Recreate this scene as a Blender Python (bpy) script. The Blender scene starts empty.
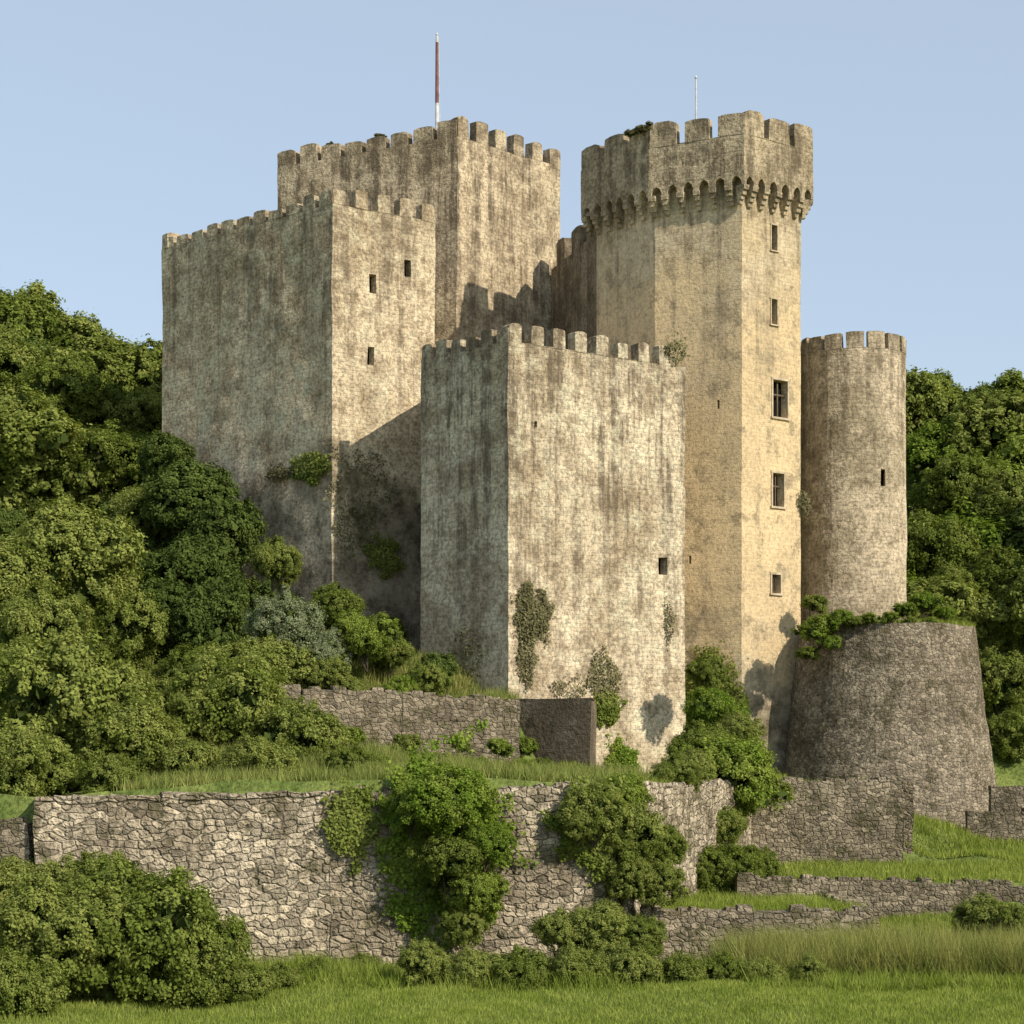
import bpy, math, random
import numpy as np
from mathutils import Vector, noise as mn
random.seed(7); RNG=np.random.default_rng(11)
scene=bpy.context.scene
F=2000.0; HY=770.0; EYE=6.5
def W(px,py,d): return Vector(((px-512)*d/F, d, EYE+(HY-py)*d/F))
def X(px,d): return (px-512)*d/F
def Z(py,d): return EYE+(HY-py)*d/F

# ---------------------------------------------------------------- materials
class NT:
    def __init__(s,name):
        s.m=bpy.data.materials.new(name); s.m.use_nodes=True
        s.t=s.m.node_tree; s.t.nodes.clear()
    def n(s,typ,ins=None,**kw):
        nd=s.t.nodes.new(typ)
        for k,v in kw.items(): setattr(nd,k,v)
        if ins:
            for k,v in ins.items():
                if isinstance(v,bpy.types.NodeSocket): s.t.links.new(v,nd.inputs[k])
                else: nd.inputs[k].default_value=v
        return nd
    def math(s,op,a,b=0.0,clamp=False):
        return s.n('ShaderNodeMath',{0:a,1:b},operation=op,use_clamp=clamp).outputs[0]
    def mix(s,f,a,b,bt='MIX'):
        nd=s.n('ShaderNodeMix',data_type='RGBA',blend_type=bt)
        for idx,v in ((0,f),(6,a),(7,b)):
            if isinstance(v,bpy.types.NodeSocket): s.t.links.new(v,nd.inputs[idx])
            else: nd.inputs[idx].default_value=v if idx==0 else (tuple(v)+(1,))[:4]
        return nd.outputs[2]
    def mr(s,v,a,b,c=0.0,d=1.0):
        return s.n('ShaderNodeMapRange',{0:v,1:a,2:b,3:c,4:d}).outputs[0]
    def noise(s,vec,scale,detail=4,rough=.6,out='Fac'):
        return s.n('ShaderNodeTexNoise',{'Vector':vec,'Scale':scale,'Detail':detail,'Roughness':rough}).outputs[out]
    def scale(s,vec,sc):
        return s.n('ShaderNodeVectorMath',{0:vec,1:sc},operation='MULTIPLY').outputs[0]

def stone(name,lo,hi,stain_c=(.135,.105,.072),ztop=30,stain=1.0,zlow=None,reach=12,cell=(.38,.20),depth=.055,plaster=None,blkf=.30,warp=.24,mort=.55,speck=.78,rubble=False,moss=0):
    N=NT(name)
    tc=N.n('ShaderNodeTexCoord'); uv=tc.outputs['UV']; ob=tc.outputs['Object']
    z=N.n('ShaderNodeSeparateXYZ',{0:ob}).outputs[2]
    wn=N.noise(uv,1.7/ (cell[0]/.4),1,.75,'Color')
    wn=N.n('ShaderNodeVectorMath',{0:wn,1:(-.5,-.5,-.5)},operation='ADD').outputs[0]
    wn=N.scale(wn,(warp*1.4,warp,0))
    uvw=N.n('ShaderNodeVectorMath',{0:uv,1:wn},operation='ADD').outputs[0]
    if rubble:
        vv=N.scale(uvw,(1/cell[0],1/cell[1],1))
        kw=dict(voronoi_dimensions='2D',distance='CHEBYCHEV')
        v1=N.n('ShaderNodeTexVoronoi',{'Vector':vv,'Scale':1.0,'Randomness':.9},**kw)
        v2=N.n('ShaderNodeTexVoronoi',{'Vector':vv,'Scale':1.0,'Randomness':.9},feature='F2',**kw)
        e=N.math('SUBTRACT',v2.outputs['Distance'],v1.outputs['Distance'])
        hgt=N.mr(e,0,.22)
        g=N.n('ShaderNodeSeparateColor',{0:v1.outputs['Color']})
        hgt=N.math('MULTIPLY',hgt,N.mr(g.outputs[1],0,1,.5,1.6))
        blk=N.math('MULTIPLY',N.mr(g.outputs[0],0,1,.56,1.22),N.mr(e,.01,.12,mort,1.0))
    else:
        br=N.n('ShaderNodeTexBrick',{'Vector':uvw,'Color1':(.62,.62,.62,1),'Color2':(1.18,1.18,1.18,1),'Mortar':(mort,mort,mort,1),'Scale':1.0,'Mortar Size':cell[1]*.085,'Mortar Smooth':.6,'Brick Width':cell[0],'Row Height':cell[1]})
        br.squash=.75; br.squash_frequency=3
        blk=br.outputs['Color']; hgt=N.math('SUBTRACT',1.0,br.outputs['Fac'])
    nA=N.noise(ob,.2,4,.68)
    nB=N.noise(ob,1.0,5,.76)
    nC=N.noise(ob,5.5,2,.8)
    col=N.mix(N.mr(nA,.42,.56),lo,hi)
    col=N.mix(N.mr(nB,.50,.62,0,.65),col,tuple(c*k for c,k in zip(lo,(.62,.58,.52))))
    col=N.mix(N.mr(nB,.47,.40,0,.45),col,tuple(min(.70,c*1.15) for c in hi))
    bf=blkf
    if plaster:
        pc,pz0,pz1=plaster
        pf=N.math('ADD',z,N.mr(nA,.3,.7,-5,5))
        pf=N.math('MULTIPLY',N.mr(pf,pz0-1,pz0+1.5),N.mr(pf,pz1+3,pz1-3))
        pf=N.math('MULTIPLY',pf,N.mr(nB,.60,.52,.3,1))
        col=N.mix(pf,col,N.mix(N.mr(nA,.4,.6),pc,tuple(c*.84 for c in pc)))
        bf=N.mr(pf,0,1,blkf,.02)
    col=N.mix(bf,col,N.mix(1.0,col,blk,'MULTIPLY'))
    sp=N.mr(nC,.38,.56,.56,1.22)
    col=N.mix(speck,col,N.mix(1.0,col,sp,'MULTIPLY'))
    sv=N.scale(ob,(1.3,1.3,.085))
    sn=N.noise(sv,1.0,5,.74)
    st=N.mr(sn,.47,.58)
    jag=N.math('ADD',z,N.mr(sn,.3,.7,-7,7))
    top=N.mr(jag,ztop-reach,ztop-1,.18,1.0)
    crown=N.math('MULTIPLY',N.mr(jag,ztop-4,ztop+1.5),.75)
    sf=N.math('MAXIMUM',N.math('MULTIPLY',st,top),crown)
    sf=N.math('MULTIPLY',sf,N.mr(nB,.38,.54,.30,1.0))
    sf=N.math('MULTIPLY',sf,stain*.85,True)
    col=N.mix(sf,col,stain_c)
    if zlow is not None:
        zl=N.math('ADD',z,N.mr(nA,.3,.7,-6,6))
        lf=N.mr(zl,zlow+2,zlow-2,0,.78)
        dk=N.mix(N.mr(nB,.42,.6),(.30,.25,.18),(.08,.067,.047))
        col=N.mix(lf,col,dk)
    if moss:
        col=N.mix(N.mr(nB,.54,.62,0,moss),col,(.10,.10,.05))
    h=N.math('ADD',N.math('MULTIPLY',hgt,.6 if rubble else .4),N.math('MULTIPLY',nC,1.4))
    bp=N.n('ShaderNodeBump',{'Height':h,'Strength':.8,'Distance':depth if not plaster else depth*.6})
    b=N.n('ShaderNodeBsdfDiffuse',{'Color':col,'Roughness':.6,'Normal':bp.outputs[0]})
    N.n('ShaderNodeOutputMaterial',{0:b.outputs[0]})
    return N.m

def plain(name,c,rough=.8,spec=.3,nscale=3.0,var=.3,metal=0):
    N=NT(name); ob=N.n('ShaderNodeTexCoord').outputs['Object']
    f=N.mr(N.noise(ob,nscale,2,.65),.3,.7)
    col=N.mix(f,tuple(x*(1-var) for x in c),tuple(x*(1+var) for x in c))
    b=N.n('ShaderNodeBsdfPrincipled',{'Base Color':col,'Roughness':rough,'Specular IOR Level':spec,'Metallic':metal})
    N.n('ShaderNodeOutputMaterial',{0:b.outputs[0]}); return N.m

def leafmat(name,c1,c2,trans=.25):
    N=NT(name); tc=N.n('ShaderNodeTexCoord').outputs['Object']
    geo=N.n('ShaderNodeNewGeometry')
    oi=N.n('ShaderNodeObjectInfo')
    f=N.math('ADD',N.mr(N.noise(tc,.9,0,.6),.35,.65),N.math('MULTIPLY',N.math('SUBTRACT',oi.outputs['Random'],.5),1.3),True)
    col=N.mix(f,c1,c2)
    rnd=N.mr(geo.outputs['Random Per Island'],0,1,.6,1.35)
    col=N.mix(1.0,col,rnd,'MULTIPLY')
    d=N.n('ShaderNodeBsdfDiffuse',{'Color':col})
    t=N.n('ShaderNodeBsdfTranslucent',{'Color':N.mix(1.0,col,(1.4,1.4,.7),'MULTIPLY')})
    mx=N.n('ShaderNodeMixShader',{0:trans,1:d.outputs[0],2:t.outputs[0]})
    N.n('ShaderNodeOutputMaterial',{0:mx.outputs[0]}); return N.m

def groundmat():
    N=NT('grass_ground'); ob=N.n('ShaderNodeTexCoord').outputs['Object']
    n1=N.noise(ob,.4,4,.7)
    c=N.mix(N.mr(n1,.38,.62),(.10,.14,.035),(.19,.23,.065))
    n2=N.noise(ob,6,3,.8)
    c=N.mix(1.0,c,N.mr(n2,.35,.65,.5,1.3),'MULTIPLY')
    bp=N.n('ShaderNodeBump',{'Height':n2,'Strength':.8,'Distance':.12})
    b=N.n('ShaderNodeBsdfDiffuse',{'Color':c,'Normal':bp.outputs[0]})
    N.n('ShaderNodeOutputMaterial',{0:b.outputs[0]}); return N.m

M_DARK=plain('dark_interior',(.012,.011,.010),1,.05)
M_WOOD=plain('weathered_wood',(.10,.075,.05))
M_FRAME=plain('window_stone',(.44,.36,.25),.9,.1)
M_BARK=plain('bark',(.09,.07,.05),.95,.1)
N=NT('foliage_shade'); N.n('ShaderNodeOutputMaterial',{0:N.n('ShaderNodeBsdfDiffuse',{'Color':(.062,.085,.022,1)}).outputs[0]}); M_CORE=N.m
L_GREEN=leafmat('leaf_green',(.145,.185,.036),(.24,.27,.070),.32)
L_DARK=leafmat('leaf_dark',(.075,.108,.026),(.115,.155,.038),.22)
L_BRIGHT=leafmat('leaf_bright',(.145,.215,.030),(.23,.285,.055),.32)
L_OLIVE=leafmat('leaf_grey_green',(.21,.24,.13),(.30,.33,.19))
L_DRY=leafmat('leaf_dry',(.13,.125,.06),(.19,.175,.09),.15)
L_GRASS=leafmat('grass_blades',(.18,.235,.040),(.265,.31,.070),.3)
L_STRAW=leafmat('grass_straw',(.20,.235,.065),(.30,.30,.10),.3)
M_GROUND=groundmat()

# ---------------------------------------------------------------- builder
class MB:
    def __init__(s): s.v=[];s.f=[];s.uv=[];s.mi=[]
    def quad(s,p,uv,mi=0):
        b=len(s.v); s.v+= [Vector(q) for q in p]; s.f.append(tuple(range(b,b+len(p)))); s.uv+=uv; s.mi.append(mi)
    def grid(s,fn,us,vs,holes=(),inw=None,mi=0,uvf=None,depth=.5,dark=1,u0=0):
        us=set(us);vs=set(vs)
        for h in holes: us|={h[0],h[1]};vs|={h[2],h[3]}
        us=sorted(us);vs=sorted(vs)
        uvf=uvf or (lambda u,v:(u+u0,v))
        for i in range(len(us)-1):
            for j in range(len(vs)-1):
                a,b,c,d=us[i],us[i+1],vs[j],vs[j+1]
                if b-a<1e-6 or d-c<1e-6: continue
                um,vm=(a+b)/2,(c+d)/2
                if any(h[0]<um<h[1] and h[2]<vm<h[3] for h in holes): continue
                s.quad([fn(a,c),fn(b,c),fn(b,d),fn(a,d)],[uvf(a,c),uvf(b,c),uvf(b,d),uvf(a,d)],mi)
        for h in holes:
            a,b,c,d=h[:4]; I=inw*depth
            P=[fn(a,c),fn(b,c),fn(b,d),fn(a,d)]; Q=[p+I for p in P]
            U=[(a+u0,c),(b+u0,c),(b+u0,d),(a+u0,d)]
            for k in range(4):
                l=(k+1)%4
                s.quad([P[k],P[l],Q[l],Q[k]],[U[k],U[l],(U[l][0]+.5,U[l][1]),(U[k][0]+.5,U[k][1])],mi)
            s.quad(Q,U,dark)
    def wall(s,p0,p1,z0,z1,holes=(),cell=.7,mi=0,u0=0,depth=.5,batter=0):
        p0=Vector((p0[0],p0[1],0));p1=Vector((p1[0],p1[1],0)); L=(p1-p0).length; t=(p1-p0)/L
        n=Vector((t.y,-t.x,0))
        fn=lambda u,v: p0+t*u+Vector((0,0,v))+n*(batter*max(0,(z0+6-v))/6)
        nu=max(1,int(L/cell));nv=max(1,int((z1-z0)/cell))
        s.grid(fn,[L*i/nu for i in range(nu+1)],[z0+(z1-z0)*j/nv for j in range(nv+1)],holes,-n,mi,u0=u0,depth=depth)
    def cap(s,poly,z,mi=0):
        s.quad([(p[0],p[1],z) for p in poly],[(p[0],p[1]) for p in poly],mi)
    def box(s,c,t,n,lx,ly,lz,sub=(1,1,1),mi=0,bottom=True,taper=0):
        c=Vector(c)
        def P(a,b,g):
            k=1-taper*(g)
            return c+t*((a-.5)*lx*k)+n*((b-.5)*ly*k)+Vector((0,0,g*lz))
        uo=c.dot(t)
        def face(fn,nu,nv,uvf):
            for i in range(nu):
                for j in range(nv):
                    q=[(i/nu,j/nv),((i+1)/nu,j/nv),((i+1)/nu,(j+1)/nv),(i/nu,(j+1)/nv)]
                    s.quad([fn(*k) for k in q],[uvf(*k) for k in q],mi)
        sx,sy,sz=sub
        face(lambda a,g:P(a,1,g),sx,sz,lambda a,g:(uo+a*lx,c.z+g*lz))
        face(lambda a,g:P(1-a,0,g),sx,sz,lambda a,g:(uo+a*lx,c.z+g*lz))
        face(lambda b,g:P(1,1-b,g),sy,sz,lambda b,g:(uo+b*ly+lx,c.z+g*lz))
        face(lambda b,g:P(0,b,g),sy,sz,lambda b,g:(uo+b*ly-3,c.z+g*lz))
        face(lambda a,b:P(a,1-b,1),sx,sy,lambda a,b:(uo+a*lx,b*ly))
        if bottom: face(lambda a,b:P(a,b,0),sx,sy,lambda a,b:(uo+a*lx,b*ly))
    def merlons(s,p0,p1,z,w=1.1,g=.5,h=.85,th=.6,start=0,end=0,jit=.15,off=0,skip=(),upto=99):
        p0=Vector((p0[0],p0[1],0));p1=Vector((p1[0],p1[1],0)); L=(p1-p0).length; t=(p1-p0)/L; n=Vector((t.y,-t.x,0))
        k=max(1,round((L-start-end+g)/(w+g))); sc=(L-start-end+g)/(k*(w+g)); w*=sc;g*=sc
        for i in range(k):
            if i in skip or i>=upto: continue
            u=start+i*(w+g)+w/2
            hh=h*(1+random.uniform(-jit,jit)); ww=w*(1+random.uniform(-.14,.06))
            if i==0 or i==k-1: ww=w-.04
            c=p0+t*u+n*(off-th/2)+Vector((0,0,z-.02))
            b0=len(s.v)
            s.box(c,t,n,ww,th,hh,(4,2,4),bottom=False,taper=random.uniform(.02,.06))
            for v in s.v[b0:]:
                g_=(v.z-z)/hh
                if g_>.5:
                    e=abs((v-c).dot(t))/(ww/2)
                    v.z-= max(0,e-.4)**2*hh*.45*(g_-.4)*random.Random(int(e*7)+i).uniform(.3,1.6)
    def make(s,name,mats,amp=.07,parent=None,fine=.035):
        if amp>0:
            for v in s.v:
                a=mn.noise_vector(v*.3)*amp+mn.noise_vector(v*1.4+Vector((9,3,1)))*fine+mn.noise_vector(v*3.1)*fine*.6
                v+=a
        me=bpy.data.meshes.new(name); me.from_pydata([tuple(v) for v in s.v],[],s.f)
        for m in mats: me.materials.append(m)
        uv=me.uv_layers.new(name='UVMap'); uv.data.foreach_set('uv',[c for p in s.uv for c in p])
        me.polygons.foreach_set('material_index',s.mi); me.update()
        o=bpy.data.objects.new(name,me); scene.collection.objects.link(o)
        if parent: o.parent=parent
        return o
def empty(name,loc=(0,0,0)):
    e=bpy.data.objects.new(name,None); scene.collection.objects.link(e); return e

castle=empty('medieval_castle')
def P2(px,d): return (X(px,d),d)

# ---- block A : left keep
zA=Z(203,100)
A0=P2(162,109);A1=P2(332,100);A2=P2(435,103.6);A3=(A2[0]-5,A2[1]+11);A4=(A0[0]+5,A0[1]+4)
def hole_at(p0,p1,px,py,w,h):
    a=Vector(p0);b=Vector(p1); t=(b-a).normalized(); m=(px-512)/F
    u=(m*a.y-a.x)/(t.x-m*t.y); d=a.y+t.y*u; z=Z(py,d)
    return (u-w/2,u+w/2,z-h/2,z+h/2)
mb=MB()
mb.wall(A0,A1,8,zA,[])
mb.wall(A1,A2,4,zA,[hole_at(A1,A2,373,283,.42,.95),hole_at(A1,A2,408,268,.42,.85),hole_at(A1,A2,371,356,.40,.9)],u0=13)
mb.wall(A2,A3,4,zA);mb.wall(A3,A4,6,zA);mb.wall(A4,A0,6,zA)
mb.cap([A0,A1,A2,A3,A4],zA-.01)
mb.merlons(A0,A1,zA,1.0,.26,.66,end=.02,start=.02,jit=.3);mb.merlons(A1,A2,zA,.75,.5,.9,start=.02,end=.02,off=.01)
mb.merlons(A2,A3,zA,.9,.5,.8,start=.02,end=.02);mb.merlons(A4,A0,zA,.9,.5,.8,start=.02,end=.02)
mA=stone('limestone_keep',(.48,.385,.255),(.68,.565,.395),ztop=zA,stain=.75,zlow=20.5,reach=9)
mb.make('left_keep',[mA,M_DARK],.06,castle)

# ---- block B : tall keep behind
zB=Z(136,112)
B0=P2(277,117.8);B1=P2(457,112);B2=P2(560,117.8);B3=(B2[0]-8,B2[1]+9);B4=(B0[0]+1,B0[1]+8)
mb=MB()
mb.wall(B0,B1,14,zB);mb.wall(B1,B2,14,zB,u0=12);mb.wall(B2,B3,14,zB);mb.wall(B3,B4,14,zB);mb.wall(B4,B0,14,zB)
mb.cap([B0,B1,B2,B3,B4],zB-.01)
mb.merlons(B0,B1,zB,1.3,.26,.9,start=.02,end=.02,jit=.25);mb.merlons(B1,B2,zB,1.0,.6,1.15,start=.02,end=.02,off=.01)
mb.merlons(B2,B3,zB,1.1,.5,1.0,start=.02,end=.02);mb.merlons(B4,B0,zB,1.1,.5,1.0,start=.02,end=.02)
mB=stone('limestone_great_tower',(.43,.345,.23),(.64,.525,.36),ztop=zB,stain=1.0,reach=12)
mb.make('great_keep',[mB,M_DARK],.06,castle)

# ---- curtain between B and tower
zc=Z(252,113)
K0=(2.3,116.9);K1=(5.4,106.6)
mb=MB(); mb.wall(K0,K1,12,zc); mb.merlons(K0,K1,zc,1.5,1.1,1.2,th=.7,start=.9)
K2=(K1[0]+1.2,K1[1]+.5);K3=(K0[0]+1.2,K0[1]+.5)
mb.wall(K2,K3,12,zc); mb.cap([K0,K1,K2,K3],zc-.01)
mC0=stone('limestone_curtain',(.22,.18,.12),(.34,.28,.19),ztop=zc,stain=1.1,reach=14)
mb.make('inner_curtain_wall',[mC0,M_DARK],.06,castle)

# ---- block C : front block
zC=Z(341,92)
C0=P2(421,96.3);C1=P2(508,92);C2=P2(685,98);C3=(C2[0]-3,C2[1]+8);C4=(A2[0]+.25,A2[1]+.1)
mb=MB()
mb.wall(C0,C1,6,zC,[],batter=.15)
mb.wall(C1,C2,3,zC,[hole_at(C1,C2,663,566,.55,.85),hole_at(C1,C2,536,424,.16,.3)],u0=7)
mb.wall(C2,C3,3,zC);mb.wall(C3,C4,6,zC);mb.wall(C4,C0,6,zC)
mb.cap([C0,C1,C2,C3,C4],zC-.01)
mb.merlons(C0,C1,zC,.72,.30,.68,start=.02,end=.02,jit=.2);mb.merlons(C1,C2,zC,.78,.55,.85,start=.02,end=.95,off=.01)
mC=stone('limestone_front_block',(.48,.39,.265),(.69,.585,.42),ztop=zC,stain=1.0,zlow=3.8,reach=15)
mb.make('front_block',[mC,M_DARK],.06,castle)

# ---- buttress at C foot
mb=MB()
Q0=P2(512,88.5);Q1=P2(590,86.5);zq=Z(697,87)
mb.wall(Q0,Q1,2.5,zq); mb.wall(Q1,(Q1[0]+.6,Q1[1]+8),2.5,zq);mb.wall((Q0[0]-.2,Q0[1]+6),Q0,2.5,zq)
mb.cap([Q0,Q1,(Q1[0]+.6,Q1[1]+8),(Q0[0]-.2,Q0[1]+6)],zq-.01)
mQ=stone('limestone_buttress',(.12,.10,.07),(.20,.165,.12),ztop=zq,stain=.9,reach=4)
mb.make('buttress',[mQ,M_DARK],.1,castle)

# ---- polygonal tower
T=[(4.5,106.6),(7.38,103.15),(11.6,101.0),(14.95,103.6),(14.7,105.8),(12.0,108.2),(7.0,108.6)]
zT0=Z(206,101)
mb=MB(); u=0
for i in range(7):
    a=T[i];b=T[(i+1)%7]; holes=[]
    if i==2:
        holes=[hole_at(a,b,774,238,.42,1.3),hole_at(a,b,774,312,.42,1.3),hole_at(a,b,780,399,1.05,1.9),hole_at(a,b,778,490,.8,1.7),hole_at(a,b,776,584,.62,.95)]
        WH=holes
    if i==1: holes=[hole_at(a,b,718,404,.14,.45),hole_at(a,b,690,560,.14,.4)]
    mb.wall(a,b,2 if i not in(1,2) else 3.5,zT0+2,holes,u0=u,depth=.45,batter=0); u+=5
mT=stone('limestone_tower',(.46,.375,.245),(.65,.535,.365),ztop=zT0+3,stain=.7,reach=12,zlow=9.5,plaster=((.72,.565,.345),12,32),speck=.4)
mb.make('polygonal_tower_shaft',[mT,M_DARK],.03,castle,fine=.015)
a=Vector((T[2][0],T[2][1],0));b=Vector((T[3][0],T[3][1],0));t=(b-a).normalized();n=Vector((t.y,-t.x,0))
mb=MB()
for k,h in enumerate(WH):
    u0,u1,v0,v1=h; w=u1-u0;hh=v1-v0;cu=(u0+u1)/2
    fw=.10 if k>1 else .06
    for uu in (u0-fw/2,u1+fw/2):
        mb.box(a+t*uu+n*.0+Vector((0,0,v0)),t,n,fw,.09,hh)
    mb.box(a+t*cu+Vector((0,0,v1+.003)),t,n,w+2*fw+.06,.11,fw*1.2)
    mb.box(a+t*cu+n*.02+Vector((0,0,v0-fw*1.1)),t,n,w+2*fw+.1,.16,fw*1.05)
mb.make('window_surround',[M_FRAME],.0,castle)
mb=MB()
for k,h in enumerate(WH):
    u0,u1,v0,v1=h; w=u1-u0;hh=v1-v0;cu=(u0+u1)/2
    if k in(2,3):
        mb.box(a+t*cu-n*.22+Vector((0,0,v0)),t,n,.08,.08,hh)
        mb.box(a+t*cu-n*.225+Vector((0,0,v0+hh*.6)),t,n,w,.07,.08)
    elif k==4:
        for q in(-.17,0,.17): mb.box(a+t*(cu+q)-n*.2+Vector((0,0,v0)),t,n,.035,.035,hh)
mb.make('window_mullion',[M_WOOD],.0,castle)

def offset(poly,o):
    out=[];n_=len(poly)
    for i in range(n_):
        p=Vector(poly[i]);a=Vector(poly[i-1]);b=Vector(poly[(i+1)%n_])
        t1=(p-a).normalized();t2=(b-p).normalized()
        n1=Vector((t1.y,-t1.x));n2=Vector((t2.y,-t2.x)); bis=(n1+n2).normalized()
        out.append(tuple(p+bis*(o/max(.3,bis.dot(n1)))))
    return out
zr0=Z(176,101); zr1=Z(137,101)
O=offset(T,.58)
mb=MB(); u=0
for i in range(7):
    a_,b_=O[i],O[(i+1)%7]
    mb.wall(a_,b_,zr0,zr1,u0=u,cell=.5); u+=6
    mb.merlons(a_,b_,zr1,1.6,.40,1.15,th=.5,start=.02,end=.02,jit=.12,off=.012*(i%2))
    A_=Vector((a_[0],a_[1],0));B_=Vector((b_[0],b_[1],0));t=(B_-A_).normalized();n=Vector((t.y,-t.x,0))
    L=(B_-A_).length
    k=max(2,round(L/.82)); s_=L/k
    ah=.55; cw=.30
    for j in range(k):
        c0=j*s_
        r=(s_-cw)/2
        m=8; arc=[(c0+s_/2-r*math.cos(math.pi*q/m), zr0-ah+ (ah-.1)*(1-abs(1-2*q/m)**1.5)) for q in range(m+1)]
        arc2=[(c0,zr0-ah)]+arc+[(c0+s_,zr0-ah)]
        top2=[(c0,zr0)]+[(x_,zr0) for x_,_ in arc]+[(c0+s_,zr0)]
        f3=lambda q,o_=0:A_+t*q[0]+n*(-.004-o_)+Vector((0,0,q[1]))
        for q in range(len(arc2)-1):
            P=[arc2[q],arc2[q+1],top2[q+1],top2[q]]
            mb.quad([f3(x_) for x_ in P],P)
            S=[arc2[q+1],arc2[q]]
            mb.quad([f3(S[0]),f3(S[1]),f3(S[1],.55),f3(S[0],.55)],[(S[0][0],0),(S[1][0],0),(S[1][0],.5),(S[0][0],.5)])
        for st in range(4):
            dp=.56-.13*st; hh=.24
            cc=A_+t*(c0 if j else cw*.6)-n*(.58-dp/2+.0)+Vector((0,0,zr0-ah-hh*(st+1)+.002*st))
            mb.box(cc,t,n,cw*(1.15-.12*st),dp,hh,(1,2,2),taper=-.10)
mb.cap(O,zr1-.01)
mR=stone('limestone_crown',(.38,.31,.205),(.55,.455,.31),ztop=zr1+1.8,stain=.9,reach=5)
mb.make('tower_crown',[mR,M_DARK],.05,castle,fine=.03)

# ---- round tower
def ring(mb,cx,cy,r0,r1,z0,z1,seg=56,nv=20,mi=0,holes=()):
    rr=lambda z:r0+(r1-r0)*(z-z0)/(z1-z0)
    R=(r0+r1)/2
    def fn(u,v):
        th=u/R; return Vector((cx+rr(v)*math.sin(th),cy-rr(v)*math.cos(th),v))
    us=[2*math.pi*R*(i/seg-.5) for i in range(seg+1)]
    vs=[z0+(z1-z0)*j/nv for j in range(nv+1)]
    mb.grid(fn,us,vs,holes,Vector((0,1,0)),mi)
mb=MB(); cx,cy=X(853,108),108; r=2.8; zt=Z(350,106)
u_=math.asin(.42)*r
ring(mb,cx,cy,r+.12,r,4,zt,holes=[(u_-.16,u_+.16,Z(479,106)-.45,Z(479,106)+.45)])
seg=40
mb.quad([(cx+r*math.sin(a*2*math.pi/seg),cy-r*math.cos(a*2*math.pi/seg),zt-.01) for a in range(seg)],[(a,0) for a in range(seg)])
N_=15
for i in range(N_):
    th0=2*math.pi*i/N_+.12; w=2*math.pi/N_*.80; ro=r+.02; ri=r-.4; hh=.85+random.uniform(-.07,.07)
    m=4
    P=lambda rad,a,z:Vector((cx+rad*math.sin(a),cy-rad*math.cos(a),z))
    for q in range(m):
        a0=th0+w*q/m;a1=th0+w*(q+1)/m
        for zz in range(2):
            za=zt-.02+hh*zz/2; zb_=zt-.02+hh*(zz+1)/2
            mb.quad([P(ro,a0,za),P(ro,a1,za),P(ro,a1,zb_),P(ro,a0,zb_)],[(a0*r,za),(a1*r,za),(a1*r,zb_),(a0*r,zb_)])
            mb.quad([P(ri,a1,za),P(ri,a0,za),P(ri,a0,zb_),P(ri,a1,zb_)],[(a1*r,za),(a0*r,za),(a0*r,zb_),(a1*r,zb_)])
        mb.quad([P(ro,a0,zt+hh-.02),P(ro,a1,zt+hh-.02),P(ri,a1,zt+hh-.02),P(ri,a0,zt+hh-.02)],[(a0*r,0),(a1*r,0),(a1*r,.4),(a0*r,.4)])
    for aa in (th0,th0+w):
        mb.quad([P(ro,aa,zt-.02),P(ri,aa,zt-.02),P(ri,aa,zt+hh-.02),P(ro,aa,zt+hh-.02)],[(0,0),(.4,0),(.4,1),(0,1)])
mRT=stone('limestone_round_tower',(.41,.34,.23),(.59,.49,.35),ztop=zt,stain=.7,reach=9)
mb.make('round_tower',[mRT,M_DARK],.05,castle)

# ---- bastion
mb=MB(); bx,by=X(887,103),103; zb=Z(624,99)
ring(mb,bx,by,5.95,4.45,1.5,zb,seg=90,nv=26)
seg=48
mb.quad([(bx+4.45*math.sin(a*2*math.pi/seg),by-4.45*math.cos(a*2*math.pi/seg),zb-.01) for a in range(seg)],[(a,0) for a in range(seg)])
mBS=stone('rubble_bastion',(.24,.20,.145),(.35,.295,.215),ztop=zb,stain=.4,reach=4,cell=(.26,.17),depth=.12,blkf=.85,warp=.14,mort=.4,rubble=True,moss=.4)
mb.make('round_bastion',[mBS,M_DARK],.12,castle,fine=.07)

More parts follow.
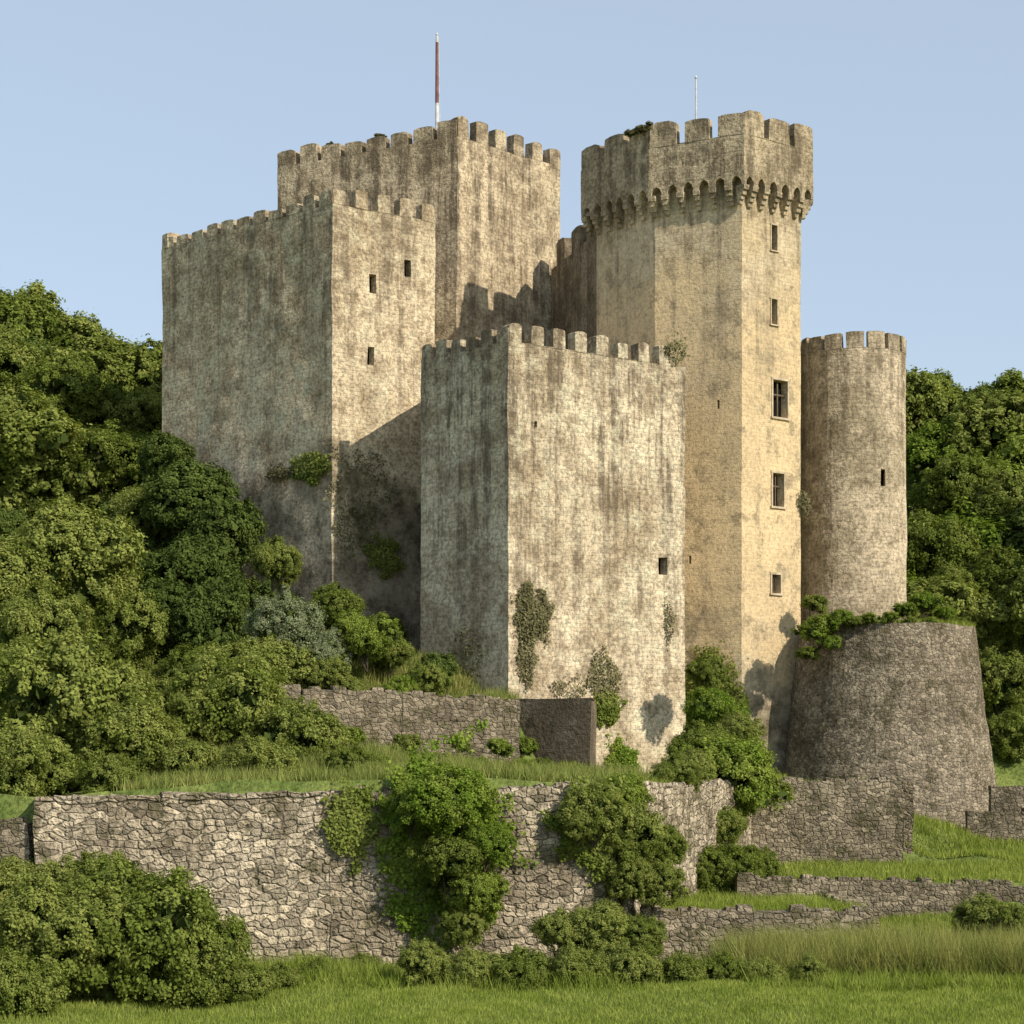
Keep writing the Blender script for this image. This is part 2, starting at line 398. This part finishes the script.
# ---- flag poles
def tube(mb,p,q,r0,r1,seg=8,mi=0):
    p=Vector(p);q=Vector(q);d=(q-p).normalized();a=d.orthogonal().normalized();b=d.cross(a)
    for i in range(seg):
        t0=2*math.pi*i/seg;t1=2*math.pi*(i+1)/seg
        c0=a*math.cos(t0)+b*math.sin(t0);c1=a*math.cos(t1)+b*math.sin(t1)
        mb.quad([p+c0*r0,p+c1*r0,q+c1*r1,q+c0*r1],[(0,0),(1,0),(1,1),(0,1)],mi)
    mb.quad([q+(a*math.cos(2*math.pi*i/seg)+b*math.sin(2*math.pi*i/seg))*r1 for i in range(seg)],[(0,0)]*seg,mi)
M_POLE=plain('pole_paint',(.5,.5,.5),.4,.5); M_RED=plain('pole_red',(.17,.085,.08))
def flagpole(px,pt,pb,d,big):
    mb=MB(); b=W(px,pb,d); tp=W(px,pt,d); H=tp.z-b.z
    if big:
        cuts=[(-1,.35,.12,.11,0),(.35,.93,.11,.085,1),(.93,1,.085,.06,0)]
    else: cuts=[(-1,1,.07,.04,0)]
    for k,(f0,f1,r0,r1,m_) in enumerate(cuts):
        z0=b.z+(f0*H if f0>0 else -1); tube(mb,(b.x,b.y,z0),(b.x,b.y,b.z+f1*H),r0,r1,10,m_)
    tube(mb,(b.x,b.y,tp.z),(b.x,b.y,tp.z+.12),.09,.03,8,0)
    if big: tube(mb,(b.x+.2,b.y,b.z-1),(b.x+.1,b.y,tp.z-.1),.025,.025,4,0)
    mb.make('flagpole',[M_POLE,M_RED],0)
flagpole(437,35,140,114,True); flagpole(696,78,140,105,False)

# ---------------------------------------------------------------- terrain
def bnd(x):
    return np.where(x<2.95,np.maximum(64.0,64+(x+15.26)*.1647),np.where(x<9.7,67+(x-2.95)*2.667,85.0))
CP=[(40,800,68),(160,790,70),(300,782,72),(430,778,74),(560,785,72),(600,790,76),(0,800,75),(-150,800,70),
 (285,755,83),(400,768,83),(500,778,83.4),(450,772,84),(510,780,85),(350,765,82),(540,785,86),(570,790,85),(470,775,80),(500,778,86),
 (285,692,86.4),(400,697,86.8),(490,706,88.2),(190,730,84),(100,720,88),
 (0,690,90),(-150,650,92),(0,540,110),(-200,500,112),(332,640,98),(332,640,94),(250,640,99),(200,610,102),(162,550,107),(420,670,94.5),(400,660,97),(508,702,91),(350,675,91),(300,680,90),
 (685,800,97),(590,788,90),(640,790,92),(700,800,88),(742,775,99.5),(742,790,90),(800,790,92),(740,782,87),(860,785,88),
 (890,838,97),(1010,812,104),(1080,800,100),(920,862,87),(1030,865,87),(1100,860,87),(1000,840,95),
 (512,560,112),(700,650,118),(300,480,122),
 (0,415,150),(160,455,150),(-200,370,150),(-400,320,150),(1000,472,150),(900,480,150),(1200,450,150),(1000,640,118),(1100,610,118),(960,720,110),
 (0,430,200),(200,450,200),(900,520,200),(-200,400,200),(1200,500,200),(512,500,200),(512,480,160),(0,560,300),(1000,600,300),(512,600,320)]
CPW=np.array([[*W(*c)] for c in CP])
def upper(x,y):
    s=np.zeros_like(x);w=np.zeros_like(x)
    for cx_,cy_,cz_ in CPW:
        d2=(x-cx_)**2+(y-cy_)**2+.3; k=1/d2**1.7*(1 if cy_<130 else 3)
        s+=k*cz_;w+=k
    return s/w
def hgt(x,y):
    x=np.asarray(x,float);y=np.asarray(y,float)
    und=.12*np.sin(x*.6+y*.3)+.08*np.sin(x*1.7-y*.9)+.15*np.sin(y*.35+x*.1)
    lo=EYE-6.45+und*.7+0*x
    lo=lo+np.clip((-x-8)/10,0,1)*np.clip((y-50)/14,0,1)*1.0
    lo=np.where((x>4.3)&(x<=12.2)&(y>68.2),EYE-4.95+und*.3,lo)
    lo=np.where((x>12.2)&(y<=76.2),EYE-6.45+np.clip((y-66)/10,0,1)*.75+und*.7,lo)
    lo=np.where((x>8.9)&(y>76.2),EYE-4.35+(y-76)*.035+und*.3,lo)
    up=upper(x,y)+und*.6
    far=np.clip((y-300)/500,0,1)
    r=np.where(y>bnd(x),up,lo)
    return r*(1-far)+ (EYE-2)*far
def hz(x,y): return float(hgt(np.array([x]),np.array([y]))[0])
xs=np.unique(np.concatenate([-np.geomspace(34,2500,26)[::-1],np.arange(-34,34.1,.5),np.geomspace(34,2500,26)]))
ys=np.unique(np.concatenate([np.linspace(-300,40,14),np.arange(40,60,1),np.arange(60,106,.4),np.arange(106,210,2.0),np.geomspace(210,4000,24)]))
XX,YY=np.meshgrid(xs,ys); ZZ=hgt(XX.ravel(),YY.ravel())
V=np.column_stack([XX.ravel(),YY.ravel(),ZZ]); nx=len(xs)
I=np.arange(len(ys)-1)[:,None]*nx+np.arange(nx-1)[None,:]
Fc=np.stack([I,I+1,I+nx+1,I+nx],-1).reshape(-1,4)
me=bpy.data.meshes.new('ground'); me.from_pydata(V.tolist(),[],Fc.tolist()); me.materials.append(M_GROUND)
me.polygons.foreach_set('use_smooth',[True]*len(Fc)); me.update()
scene.collection.objects.link(bpy.data.objects.new('ground',me))

# ---------------------------------------------------------------- garden walls
def gwall(name,segs,th,mat,zb=-.6,amp=.10,fine=.06,coping=False,cell=.3):
    mb=MB(); u=0
    for (a,za),(b,zb2) in zip(segs[:-1],segs[1:]):
        a3=Vector((a[0],a[1],0));b3=Vector((b[0],b[1],0));L=(b3-a3).length;t=(b3-a3)/L;n=Vector((t.y,-t.x,0))
        nu=max(1,int(L/cell)); us=[L*i/nu for i in range(nu+1)]
        ztop=lambda uu:za+(zb2-za)*uu/L
        for side in(1,-1):
            fn=lambda uu,v:a3+t*uu+n*(side*th/2*(1+.12*(1-v)))+Vector((0,0,zb+(ztop(uu)-zb)*v))
            nv=max(2,int((max(za,zb2)-zb)/cell))
            mb.grid(fn,us,[j/nv for j in range(nv+1)],uvf=lambda uu,v:(uu+u,zb+(ztop(uu)-zb)*v))
        fn=lambda uu,v:a3+t*uu+n*((.5-v)*th)+Vector((0,0,ztop(uu)))
        mb.grid(fn,us,[0,.5,1],uvf=lambda uu,v:(uu+u,v*th))
        for uu in(0,L):
            fn=lambda w,v:a3+t*uu+n*((w-.5)*th*(1+.12*(1-v)))+Vector((0,0,zb+(ztop(uu)-zb)*v))
            mb.grid(fn,[0,.5,1],[j/6 for j in range(7)],uvf=lambda w,v:(w*th,zb+(ztop(uu)-zb)*v))
        s=0.02; zf=.16 if coping else .14
        while s<L-.2:
            w=random.uniform(.5,1.3) if coping else random.uniform(.25,.6); w=min(w,L-s)
            if coping or random.random()<.75:
                mb.box(a3+t*(s+w/2)+Vector((0,0,ztop(s+w/2)-.02)),t,n,w-.02,th+(.12 if coping else random.uniform(-.15,.03)),zf*random.uniform(.6,1.15 if coping else 1.5),(2,2,1),bottom=coping,taper=.03 if coping else .12)
            s+=w
        u+=L
    return mb.make(name,[mat],amp,None,fine)
mW2=stone('rubble_field_wall',(.33,.275,.195),(.52,.445,.325),ztop=EYE+1,stain=.45,reach=4,cell=(.40,.235),depth=.17,blkf=.95,warp=.18,mort=.32,speck=.75,rubble=True,moss=.55)
mW2b=stone('rubble_dark_wall',(.22,.185,.13),(.35,.295,.21),ztop=EYE+1,stain=.4,reach=4,cell=(.32,.19),depth=.14,blkf=.85,warp=.16,mort=.38,speck=.7,rubble=True,moss=.6)
gwall('stone_retaining_wall',[(P2(36,64),Z(801,64)),(P2(330,65.5),Z(795,65.5))],1.0,mW2,coping=True,fine=.1)
gwall('stone_retaining_wall',[(P2(330,65.52),Z(793,65.5)),(P2(600,67),Z(789,67)),((9.7,85),Z(784,85))],1.0,mW2,fine=.1)
gwall('stone_retaining_wall',[((-32,65),Z(826,64.5)),(P2(33,64.3),Z(823,64.3))],.9,mW2b)
gwall('terrace_wall',[(P2(240,84.2),Z(683,84.2)),(P2(300,84.4),Z(688,84.4)),(P2(400,85.4),Z(694,85.4)),(P2(516,86.9),Z(701,86.5))],.9,mW2b,zb=4.2)
gwall('courtyard_wall',[((9.2,85),Z(781,85)),(P2(902,85),Z(781,85)),((16.7,99),Z(778,85))],.9,mW2b,zb=1.6)
gwall('low_stone_wall',[(P2(640,68.2),Z(909,68)),(P2(868,68.2),Z(911,68)),((12.2,76),Z(905,72))],.8,mW2b,zb=-.7)
gwall('low_stone_wall',[(P2(735,76.2),Z(878,76)),(P2(1150,76.8),Z(890,76))],.8,mW2b,zb=-.6)
mb=MB(); tt=Vector((1,0,0));nn=Vector((0,-1,0))
for i in range(8):
    z0=Z(850,91); mb.box((X(980,92)+.35*i+3,93.2,z0-.3),tt,nn,6,2.2,.45+i*.24,(8,3,2))
mb.box((X(975,90)+3,91.6,Z(852,91)-.6),tt,nn,6,.5,Z(812,91)-Z(852,91)+.6,(10,1,5))
mb.box((X(990,95)+3,95.2,Z(852,91)-.6),tt,nn,6,.6,Z(786,95)-Z(852,91)+.6,(10,1,6))
mb.make('stone_steps',[mW2b],.08,fine=.06)

# ---------------------------------------------------------------- foliage
def mesh_from(name,V,quads,extra,mats,tri=False):
    k=3 if tri else 4
    nq=quads
    ev,ef,em=extra if extra else ([],[],[])
    nv=len(V); me=bpy.data.meshes.new(name)
    allv=np.concatenate([V,np.array(ev).reshape(-1,3)]) if len(ev) else V
    lv=[np.arange(nq*k)]; st=[np.arange(nq)*k]; tot=nq*k
    for f in ef: lv.append(np.array(f)+nv); st.append(np.array([tot])); tot+=len(f)
    me.vertices.add(len(allv)); me.vertices.foreach_set('co',allv.astype(np.float32).ravel())
    lv=np.concatenate(lv).astype(np.int32); st=np.concatenate(st).astype(np.int32)
    me.loops.add(len(lv)); me.loops.foreach_set('vertex_index',lv)
    me.polygons.add(len(st)); me.polygons.foreach_set('loop_start',st)
    for m in mats: me.materials.append(m)
    if ef:
        mi=np.zeros(len(st),np.int32); mi[nq:]=em; me.polygons.foreach_set('material_index',mi)
    me.update(calc_edges=True); me.validate()
    return me
def leaf_np(pos,nrm,size,rng,aspect=.6):
    n=len(pos); t=rng.normal(size=(n,3)); t-= (t*nrm).sum(1)[:,None]*nrm; t/=np.linalg.norm(t,axis=1)[:,None]+1e-9
    b=np.cross(nrm,t); s=(size*rng.uniform(.6,1.3,n))[:,None]
    return np.stack([pos-t*s*.5,pos+b*s*aspect*.5,pos+t*s*.5,pos-b*s*aspect*.5],1).reshape(-1,3)
def unit(rng,n):
    d=rng.normal(size=(n,3)); return d/np.linalg.norm(d,axis=1)[:,None]
def plant(name,seed,R,H,leaf,n,mats,nl=30,ns=1000,flat=.85,zmin=-.4,lr=.34,sr=.085,trunk=True,low=-.55):
    rng=np.random.default_rng(seed)
    d=unit(rng,nl); d[:,2]=np.where(d[:,2]<zmin,-d[:,2]*.5,d[:,2])
    LR=lr*rng.uniform(.45,1.35,nl)
    L=d*(1-LR)[:,None]*rng.uniform(.55,1.08,nl)[:,None]; L[:,2]*=flat
    L[0]=0; LR[0]=.55
    ii=rng.choice(nl,ns,p=LR**2/(LR**2).sum()); e=unit(rng,ns); e[:,2]=np.where(e[:,2]<low,-e[:,2],e[:,2])
    S=L[ii]+e*(LR[ii]*rng.uniform(.78,1.08,ns))[:,None]; SR=sr*rng.uniform(.5,1.5,ns)
    dm=np.min([np.linalg.norm(S-L[k],axis=1)/LR[k] for k in range(nl)],axis=0); keep=dm>.66; S=S[keep];SR=SR[keep];e=e[keep]; ns=len(S)
    jj=rng.integers(0,ns,n); g=unit(rng,n)
    P=S[jj]+g*(SR[jj]*rng.uniform(.4,1.2,n)**.8)[:,None]
    stray=rng.random(n)<.12; P[stray]+=e[jj][stray]*rng.uniform(-.10,.10,stray.sum())[:,None]
    nr=g*.45+e[jj]*.65+rng.normal(size=(n,3))*.38+np.array([0,0,.25]); nr/=np.linalg.norm(nr,axis=1)[:,None]
    P=P*R; P[:,2]+=H; Lw=L*R; Lw[:,2]+=H
    mb=MB()
    if trunk:
        zb=-1 if H>0 else -R
        tube(mb,(0,0,zb),(.08*R,.04*R,H*.5),.075*R,.055*R,8); tube(mb,(.08*R,.04*R,H*.5),(0,0,H),.055*R,.03*R,8)
        for l in Lw[1:11]: tube(mb,(.05*R,.02*R,H*.55 if H>0 else -R*.8),tuple(l),.03*R,.012*R,6)
    else:
        for l in Lw[1:7]: tube(mb,(0,0,-R*.9),tuple(l),.02*R,.01*R,5)
    ev=[tuple(v) for v in mb.v]; ef=list(mb.f); em=[1]*len(ef)
    # loose inner foliage: large twisted leaf-clump faces, not a solid ball
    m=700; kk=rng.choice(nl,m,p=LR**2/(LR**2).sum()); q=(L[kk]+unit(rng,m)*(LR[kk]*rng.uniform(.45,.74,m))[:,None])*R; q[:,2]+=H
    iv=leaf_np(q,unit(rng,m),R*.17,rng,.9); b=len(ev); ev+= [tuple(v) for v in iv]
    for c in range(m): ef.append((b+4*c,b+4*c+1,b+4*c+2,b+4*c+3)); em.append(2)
    return mesh_from(name,leaf_np(P,nr,leaf,rng),n,(ev,ef,em),mats)
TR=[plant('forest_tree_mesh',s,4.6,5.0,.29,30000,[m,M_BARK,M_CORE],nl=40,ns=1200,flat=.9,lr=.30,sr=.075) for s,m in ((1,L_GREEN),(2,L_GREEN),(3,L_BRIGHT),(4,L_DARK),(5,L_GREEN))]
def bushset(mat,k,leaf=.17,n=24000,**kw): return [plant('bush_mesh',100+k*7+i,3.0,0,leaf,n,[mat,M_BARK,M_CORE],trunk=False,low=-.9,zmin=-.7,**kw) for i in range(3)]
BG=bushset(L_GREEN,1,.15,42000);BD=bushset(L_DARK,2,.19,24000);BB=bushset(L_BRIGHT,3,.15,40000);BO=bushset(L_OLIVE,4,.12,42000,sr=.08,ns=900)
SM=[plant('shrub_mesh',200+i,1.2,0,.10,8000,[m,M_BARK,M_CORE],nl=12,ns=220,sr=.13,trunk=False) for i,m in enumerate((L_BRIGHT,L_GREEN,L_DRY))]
def inst(me,name,loc,s,rot=None,parent=None,sz=1.0):
    o=bpy.data.objects.new(name,me); scene.collection.objects.link(o); o.location=loc
    o.scale=(s*random.uniform(.92,1.1),s,s*sz*random.uniform(.88,1.08)); o.rotation_euler=(random.uniform(-.15,.15),random.uniform(-.15,.15),random.uniform(0,6.28) if rot is None else rot)
    if parent: o.parent=parent
    return o
forest=empty('hillside_forest')
for side,(x0,x1,y0,y1) in enumerate(((-60,-21,114,166),(21,56,114,162))):
    y=y0
    while y<y1:
        x=x0+random.uniform(0,4)
        while x<x1:
            xx=x+random.uniform(-1.3,1.3); yy=y+random.uniform(-1.5,1.5)
            s=random.uniform(.65,1.15)
            inst(random.choice(TR),'tree',(xx,yy,hz(xx,yy)-1.2*s),s,parent=forest)
            x+=random.uniform(5.0,6.6)
        y+=5.6
def bush(px,py,rp,d,kind,name='bush',sz=1.0,lift=True):
    w=W(px,py,d); s=rp*d/F/3.0
    if lift: w.z=max(w.z,hz(w.x,w.y)+.5*s)
    return inst(random.choice(kind),name,w,s,sz=sz)
thicket=empty('slope_thicket')
x=-27
while x<-5:
    y=86.5
    while y<108:
        xx=x+random.uniform(-.8,.8);yy=y+random.uniform(-.8,.8)
        wall_y=100+(xx+9)*(-.891) if xx<-9 else 100+.72*(xx+9)
        px=512+xx*F/yy
        if yy<wall_y-1.6 and px<415-(0 if yy>90 else 60) :
            s=random.uniform(.45,.8)
            if px>300: s*=.7
            k=BD if (yy>94 and random.random()<.7) else random.choice([BG,BG,BG,BD])
            inst(random.choice(k),'bush',(xx,yy,hz(xx,yy)+1.1*s),s,parent=thicket)
        y+=2.8
    x+=2.5
for a in [
 (70,725,98,76,BG),(20,690,70,80,BG),(130,745,60,74,BG),(20,770,60,71,BG),(110,790,40,70,BG),
 (70,565,82,92,BG),(10,590,70,90,BG),(125,640,55,92,BG),(40,640,60,84,BG),(20,460,90,112,BG),(110,470,60,112,BG),(70,410,60,118,BG),(140,420,40,118,BG),(0,380,60,125,BG),(140,520,45,105,BG),
 (225,722,80,80,BG),(300,752,55,78,BG),(180,770,45,74,BG),(260,770,45,73,BG),(350,775,30,75,BG),
 (185,500,55,103,BD),(165,460,35,107,BD),(230,540,50,101,BD),(190,580,60,98,BD),(160,620,50,94,BD),(275,565,30,94,BG),(215,620,50,92,BD),
 (290,632,48,88,BO),(328,655,30,87,BO),(365,640,40,88,BB),(335,612,32,91,BG),(390,655,28,90,BG),(427,684,24,86.4,BG),(402,694,24,86,BB),(440,672,26,91,BD),(330,675,26,86,BG),(350,690,20,86,BG),
 (135,945,96,56,BG),(60,940,80,55,BG),(200,965,62,56,BG),(20,900,60,59,BG),(95,895,55,59,BG),(10,1000,60,52,BG),(240,990,38,56,BG),(280,985,26,58,BG),(320,975,22,60,BG),(365,968,18,61.5,BG),
 (445,805,58,65,BB),(410,812,30,64.8,BB),(485,845,34,64.4,BB),(450,865,48,64.4,BG),(478,895,34,64.4,BB),(462,930,26,64.2,BG),
 (596,812,40,66,BG),(632,842,44,67,BG),(622,800,34,68,BB),(655,885,34,67,BG),(580,826,22,65.6,BG),(630,880,30,66.5,BG),(665,850,30,69,BG),
 (728,785,62,83,BB),(715,718,38,90,BB),(708,675,24,95,BG),(735,735,28,88,BG),(700,755,36,86,BG),(720,832,32,80,BG),(690,800,34,80,BG),(675,820,30,76,BG),
 (720,880,46,78,BG),(755,870,28,80,BG),(690,878,30,77,BG),
 (425,968,34,59,BG),(470,975,38,59,BG),(520,978,38,59,BG),(575,972,36,59,BG),(625,978,38,59,BG),(680,983,30,59,BG),(600,932,42,63,BG),(558,935,30,63,BG),(640,940,32,63,BG),(720,978,28,60,BG),(765,978,26,60,BG),(810,975,24,60.5,BG),
 (985,922,36,68,BG),(1020,930,30,67,BG),
 (1000,690,48,112,BG),(1015,760,38,108,BG),(985,640,40,115,BG),(950,600,40,116,BG),(930,560,60,122,BG),(1010,600,60,118,BG),(1020,520,60,125,BG),(960,500,55,128,BG),
]:
    bush(*a)
for px,py,rp,d,k in [(818,632,26,99.3,0),(840,620,18,99,0),(805,655,16,99,1),(830,645,14,98.6,0),(925,605,20,100.5,0),(905,612,14,99.5,0),(945,616,14,101,0),(812,605,18,102,1),(870,620,11,98.7,0),(890,619,11,98.6,0),(910,621,9,98.7,1),(930,622,9,99,0),(855,622,12,98.7,1),(960,622,9,101,1),
   (525,748,18,87.6,0),(538,768,18,87,1),(520,775,14,86.5,0),(508,730,14,88,1),
   (565,772,18,84,0),(480,770,22,80,0),(520,772,20,80,0),(440,765,24,79,1),(380,772,26,77,0),(550,780,18,78,1),(410,745,20,82,1),(350,740,22,81,0),(500,750,18,83,0),(330,765,24,76,1),(460,745,16,83.5,1),(990,835,10,92,1)]:
    w=W(px,py,d); inst(SM[k],'shrub',w,rp*d/F/1.2,sz=.8)
for px,py,rp,d in [(645,130,15,103),(630,134,9,103),(380,137,8,116),(330,145,6,117.5)]:
    w=W(px,py,d); inst(SM[2],'shrub',w,rp*d/F/1.2,sz=.6)

# grass
def grass(name,n,xr,yr,h,w,mat,cond=None,clump=0,zf=None):
    rng=np.random.default_rng(len(name)*13+n); x=rng.uniform(*xr,n);y=rng.uniform(*yr,n)
    if clump:
        cx_=rng.uniform(*xr,clump);cy_=rng.uniform(*yr,clump);k=rng.integers(0,clump,n)
        x=cx_[k]+rng.normal(size=n)*.28;y=cy_[k]+rng.normal(size=n)*.28
        hk=rng.uniform(.5,1.4,clump)[k]
    else: hk=1
    hh=h*rng.uniform(.4,1.3,n)*hk
    if cond is not None:
        m=cond(x,y);x=x[m];y=y[m];hh=hh[m];n=len(x)
    z=hgt(x,y) if zf is None else np.full(n,zf); a=rng.uniform(0,6.28,n)
    ca,sa=np.cos(a)*w,np.sin(a)*w; lx=rng.normal(size=n)*hh*.35;ly=rng.normal(size=n)*hh*.35
    p=np.stack([np.column_stack([x-ca,y-sa,z-.03]),np.column_stack([x+ca,y+sa,z-.03]),np.column_stack([x+lx,y+ly,z+hh])],1).reshape(-1,3)
    me=mesh_from(name,p,n,None,[mat],True); scene.collection.objects.link(bpy.data.objects.new(name,me))
infront=lambda x,y:y<bnd(x)-.3
grass('lawn_grass',170000,(-18,18),(48,62),.13,.016,L_GRASS,infront)
grass('meadow_grass',110000,(-18,20),(58,68.0),.42,.018,L_GRASS,lambda x,y:(y<bnd(x)-.4)&(np.sin(x*.9)+np.sin(x*.37+y)>-.8),1400)
grass('tall_reed_grass',90000,(7,19),(58.5,66),1.05,.018,L_STRAW,lambda x,y:(y>62-.22*(x-8)),800)
grass('terrace_grass',70000,(-13,5),(68,86),.5,.025,L_STRAW,lambda x,y:y>bnd(x)+.6,1500)
grass('slope_grass',50000,(-12,0),(85.5,96),.5,.03,L_STRAW,None,1200)
grass('bank_grass',60000,(11,26),(76.8,100),.28,.025,L_GRASS,None,2600)
grass('bank_grass',30000,(4.5,20),(68.8,76),.25,.02,L_GRASS,None,1200)
grass('bastion_top_grass',9000,(bx-4.4,bx+4.4),(by-4.4,by+2),.35,.025,L_GRASS,lambda x,y:(x-bx)**2+(y-by)**2<4.4**2,0,zb-.03)

# creepers lying flat on walls
def creeper(p0,p1,px,py,wpx,hpx,n,mat,leaf=.12,name='ivy',droop=.5,off=0.0):
    rng=np.random.default_rng(int(px*7+py)); a=Vector(p0);b=Vector(p1); t=(b-a).normalized(); nrm=Vector((t.y,-t.x))
    m=(px-512)/F; u0=(m*a.y-a.x)/(t.x-m*t.y); d=a.y+t.y*u0; z0=Z(py,d); w=wpx*d/F/2; h=hpx*d/F/2
    u=rng.uniform(-1.3,1.3,n*4); v=rng.uniform(-1.3,1.3,n*4)
    nz=np.array([mn.fractal(Vector((x_*1.9+px,y_*1.9+py,0)),.8,2.2,4) for x_,y_ in zip(u,v)])*.55
    wid=1-droop*np.clip(-v,0,1)
    r=np.sqrt((u/wid)**2+v**2)
    k=r+nz+.10*rng.normal(size=len(u))<.85; u=u[k][:n];v=v[k][:n];r=r[k][:n];nz=nz[k][:n];n=len(u)
    thick=np.abs(rng.normal(size=n))*.08+.22*np.clip(.85-r-nz,0,1)+off
    uu=u0+u*w
    pos=np.column_stack([a.x+t.x*uu+nrm.x*(thick+.05),a.y+t.y*uu+nrm.y*(thick+.05),z0+v*h])
    nr=np.array([nrm.x,nrm.y,.35])+rng.normal(size=(n,3))*.45; nr/=np.linalg.norm(nr,axis=1)[:,None]
    me=mesh_from(name,leaf_np(pos,nr,leaf,rng,.8),n,None,[mat]); scene.collection.objects.link(bpy.data.objects.new(name,me))
creeper(A1,A2,362,490,90,80,900,L_DRY); creeper(A0,A1,312,468,64,34,2600,L_GREEN); creeper(A0,A1,285,474,50,18,800,L_DRY)
creeper(A1,A2,383,558,50,44,1700,L_GREEN); creeper(A1,A2,350,530,60,60,600,L_DRY)
creeper(C1,C2,531,618,50,70,2600,L_DRY,droop=.3); creeper(C1,C2,526,660,26,60,800,L_DRY,droop=.4)
creeper(C1,C2,602,680,46,64,1000,L_DRY);creeper(C1,C2,606,708,44,44,1600,L_GREEN);creeper(C1,C2,622,764,44,52,2000,L_BRIGHT);creeper(C1,C2,668,625,12,50,150,L_DRY)
creeper(C1,C2,676,352,30,30,500,L_DRY);creeper(C1,C2,570,690,50,30,200,L_DRY)
creeper(C0,C1,470,660,50,70,500,L_DRY)
creeper(T[1],T[2],712,690,70,90,5200,L_GREEN,droop=0);creeper(T[1],T[2],705,740,80,60,4000,L_BRIGHT,droop=0)
creeper(T[2],T[3],803,505,18,30,300,L_DRY)
W2a=P2(330,64.95);W2b_=P2(600,66.45)
creeper(W2a,W2b_,448,850,140,200,16000,L_BRIGHT,.13,droop=.35,off=.1); creeper(W2a,W2b_,350,825,60,85,3200,L_GREEN,.11,off=.02); creeper(W2a,W2b_,590,830,80,100,5200,L_GREEN,.12,off=.05)

# ---------------------------------------------------------------- light, world, camera
sd=Vector((.65,-.60,.58)).normalized(); el=math.asin(sd.z); az=math.atan2(sd.x,sd.y)
L=bpy.data.lights.new('sun','SUN'); L.energy=5.0; L.angle=math.radians(.5); L.color=(1,.91,.76)
lo=bpy.data.objects.new('sun',L); lo.rotation_euler=sd.to_track_quat('Z','Y').to_euler(); scene.collection.objects.link(lo)
w=bpy.data.worlds.new('World'); scene.world=w; w.use_nodes=True; nt=w.node_tree
sk=nt.nodes.new('ShaderNodeTexSky'); sk.sky_type='NISHITA'; sk.sun_disc=False; sk.sun_elevation=el; sk.sun_rotation=az; sk.air_density=1.0; sk.dust_density=1.0; sk.ozone_density=1.4
mx=nt.nodes.new('ShaderNodeMix'); mx.data_type='RGBA'; mx.inputs[0].default_value=.5
nt.links.new(sk.outputs[0],mx.inputs[6]); mx.inputs[7].default_value=(5.1,5.9,6.8,1)   # thin high haze
bg=nt.nodes['Background']; nt.links.new(mx.outputs[2],bg.inputs[0]); bg.inputs[1].default_value=.14
cam=bpy.data.cameras.new('camera'); cam.sensor_width=36; cam.lens=F/1024*36; cam.shift_y=(HY-512)/1024; cam.clip_end=8000; cam.clip_start=.5
co=bpy.data.objects.new('camera',cam); co.location=(0,0,EYE); co.rotation_euler=(math.pi/2,0,0); scene.collection.objects.link(co); scene.camera=co
scene.view_settings.view_transform='Standard'; scene.view_settings.look='None'; scene.view_settings.exposure=0
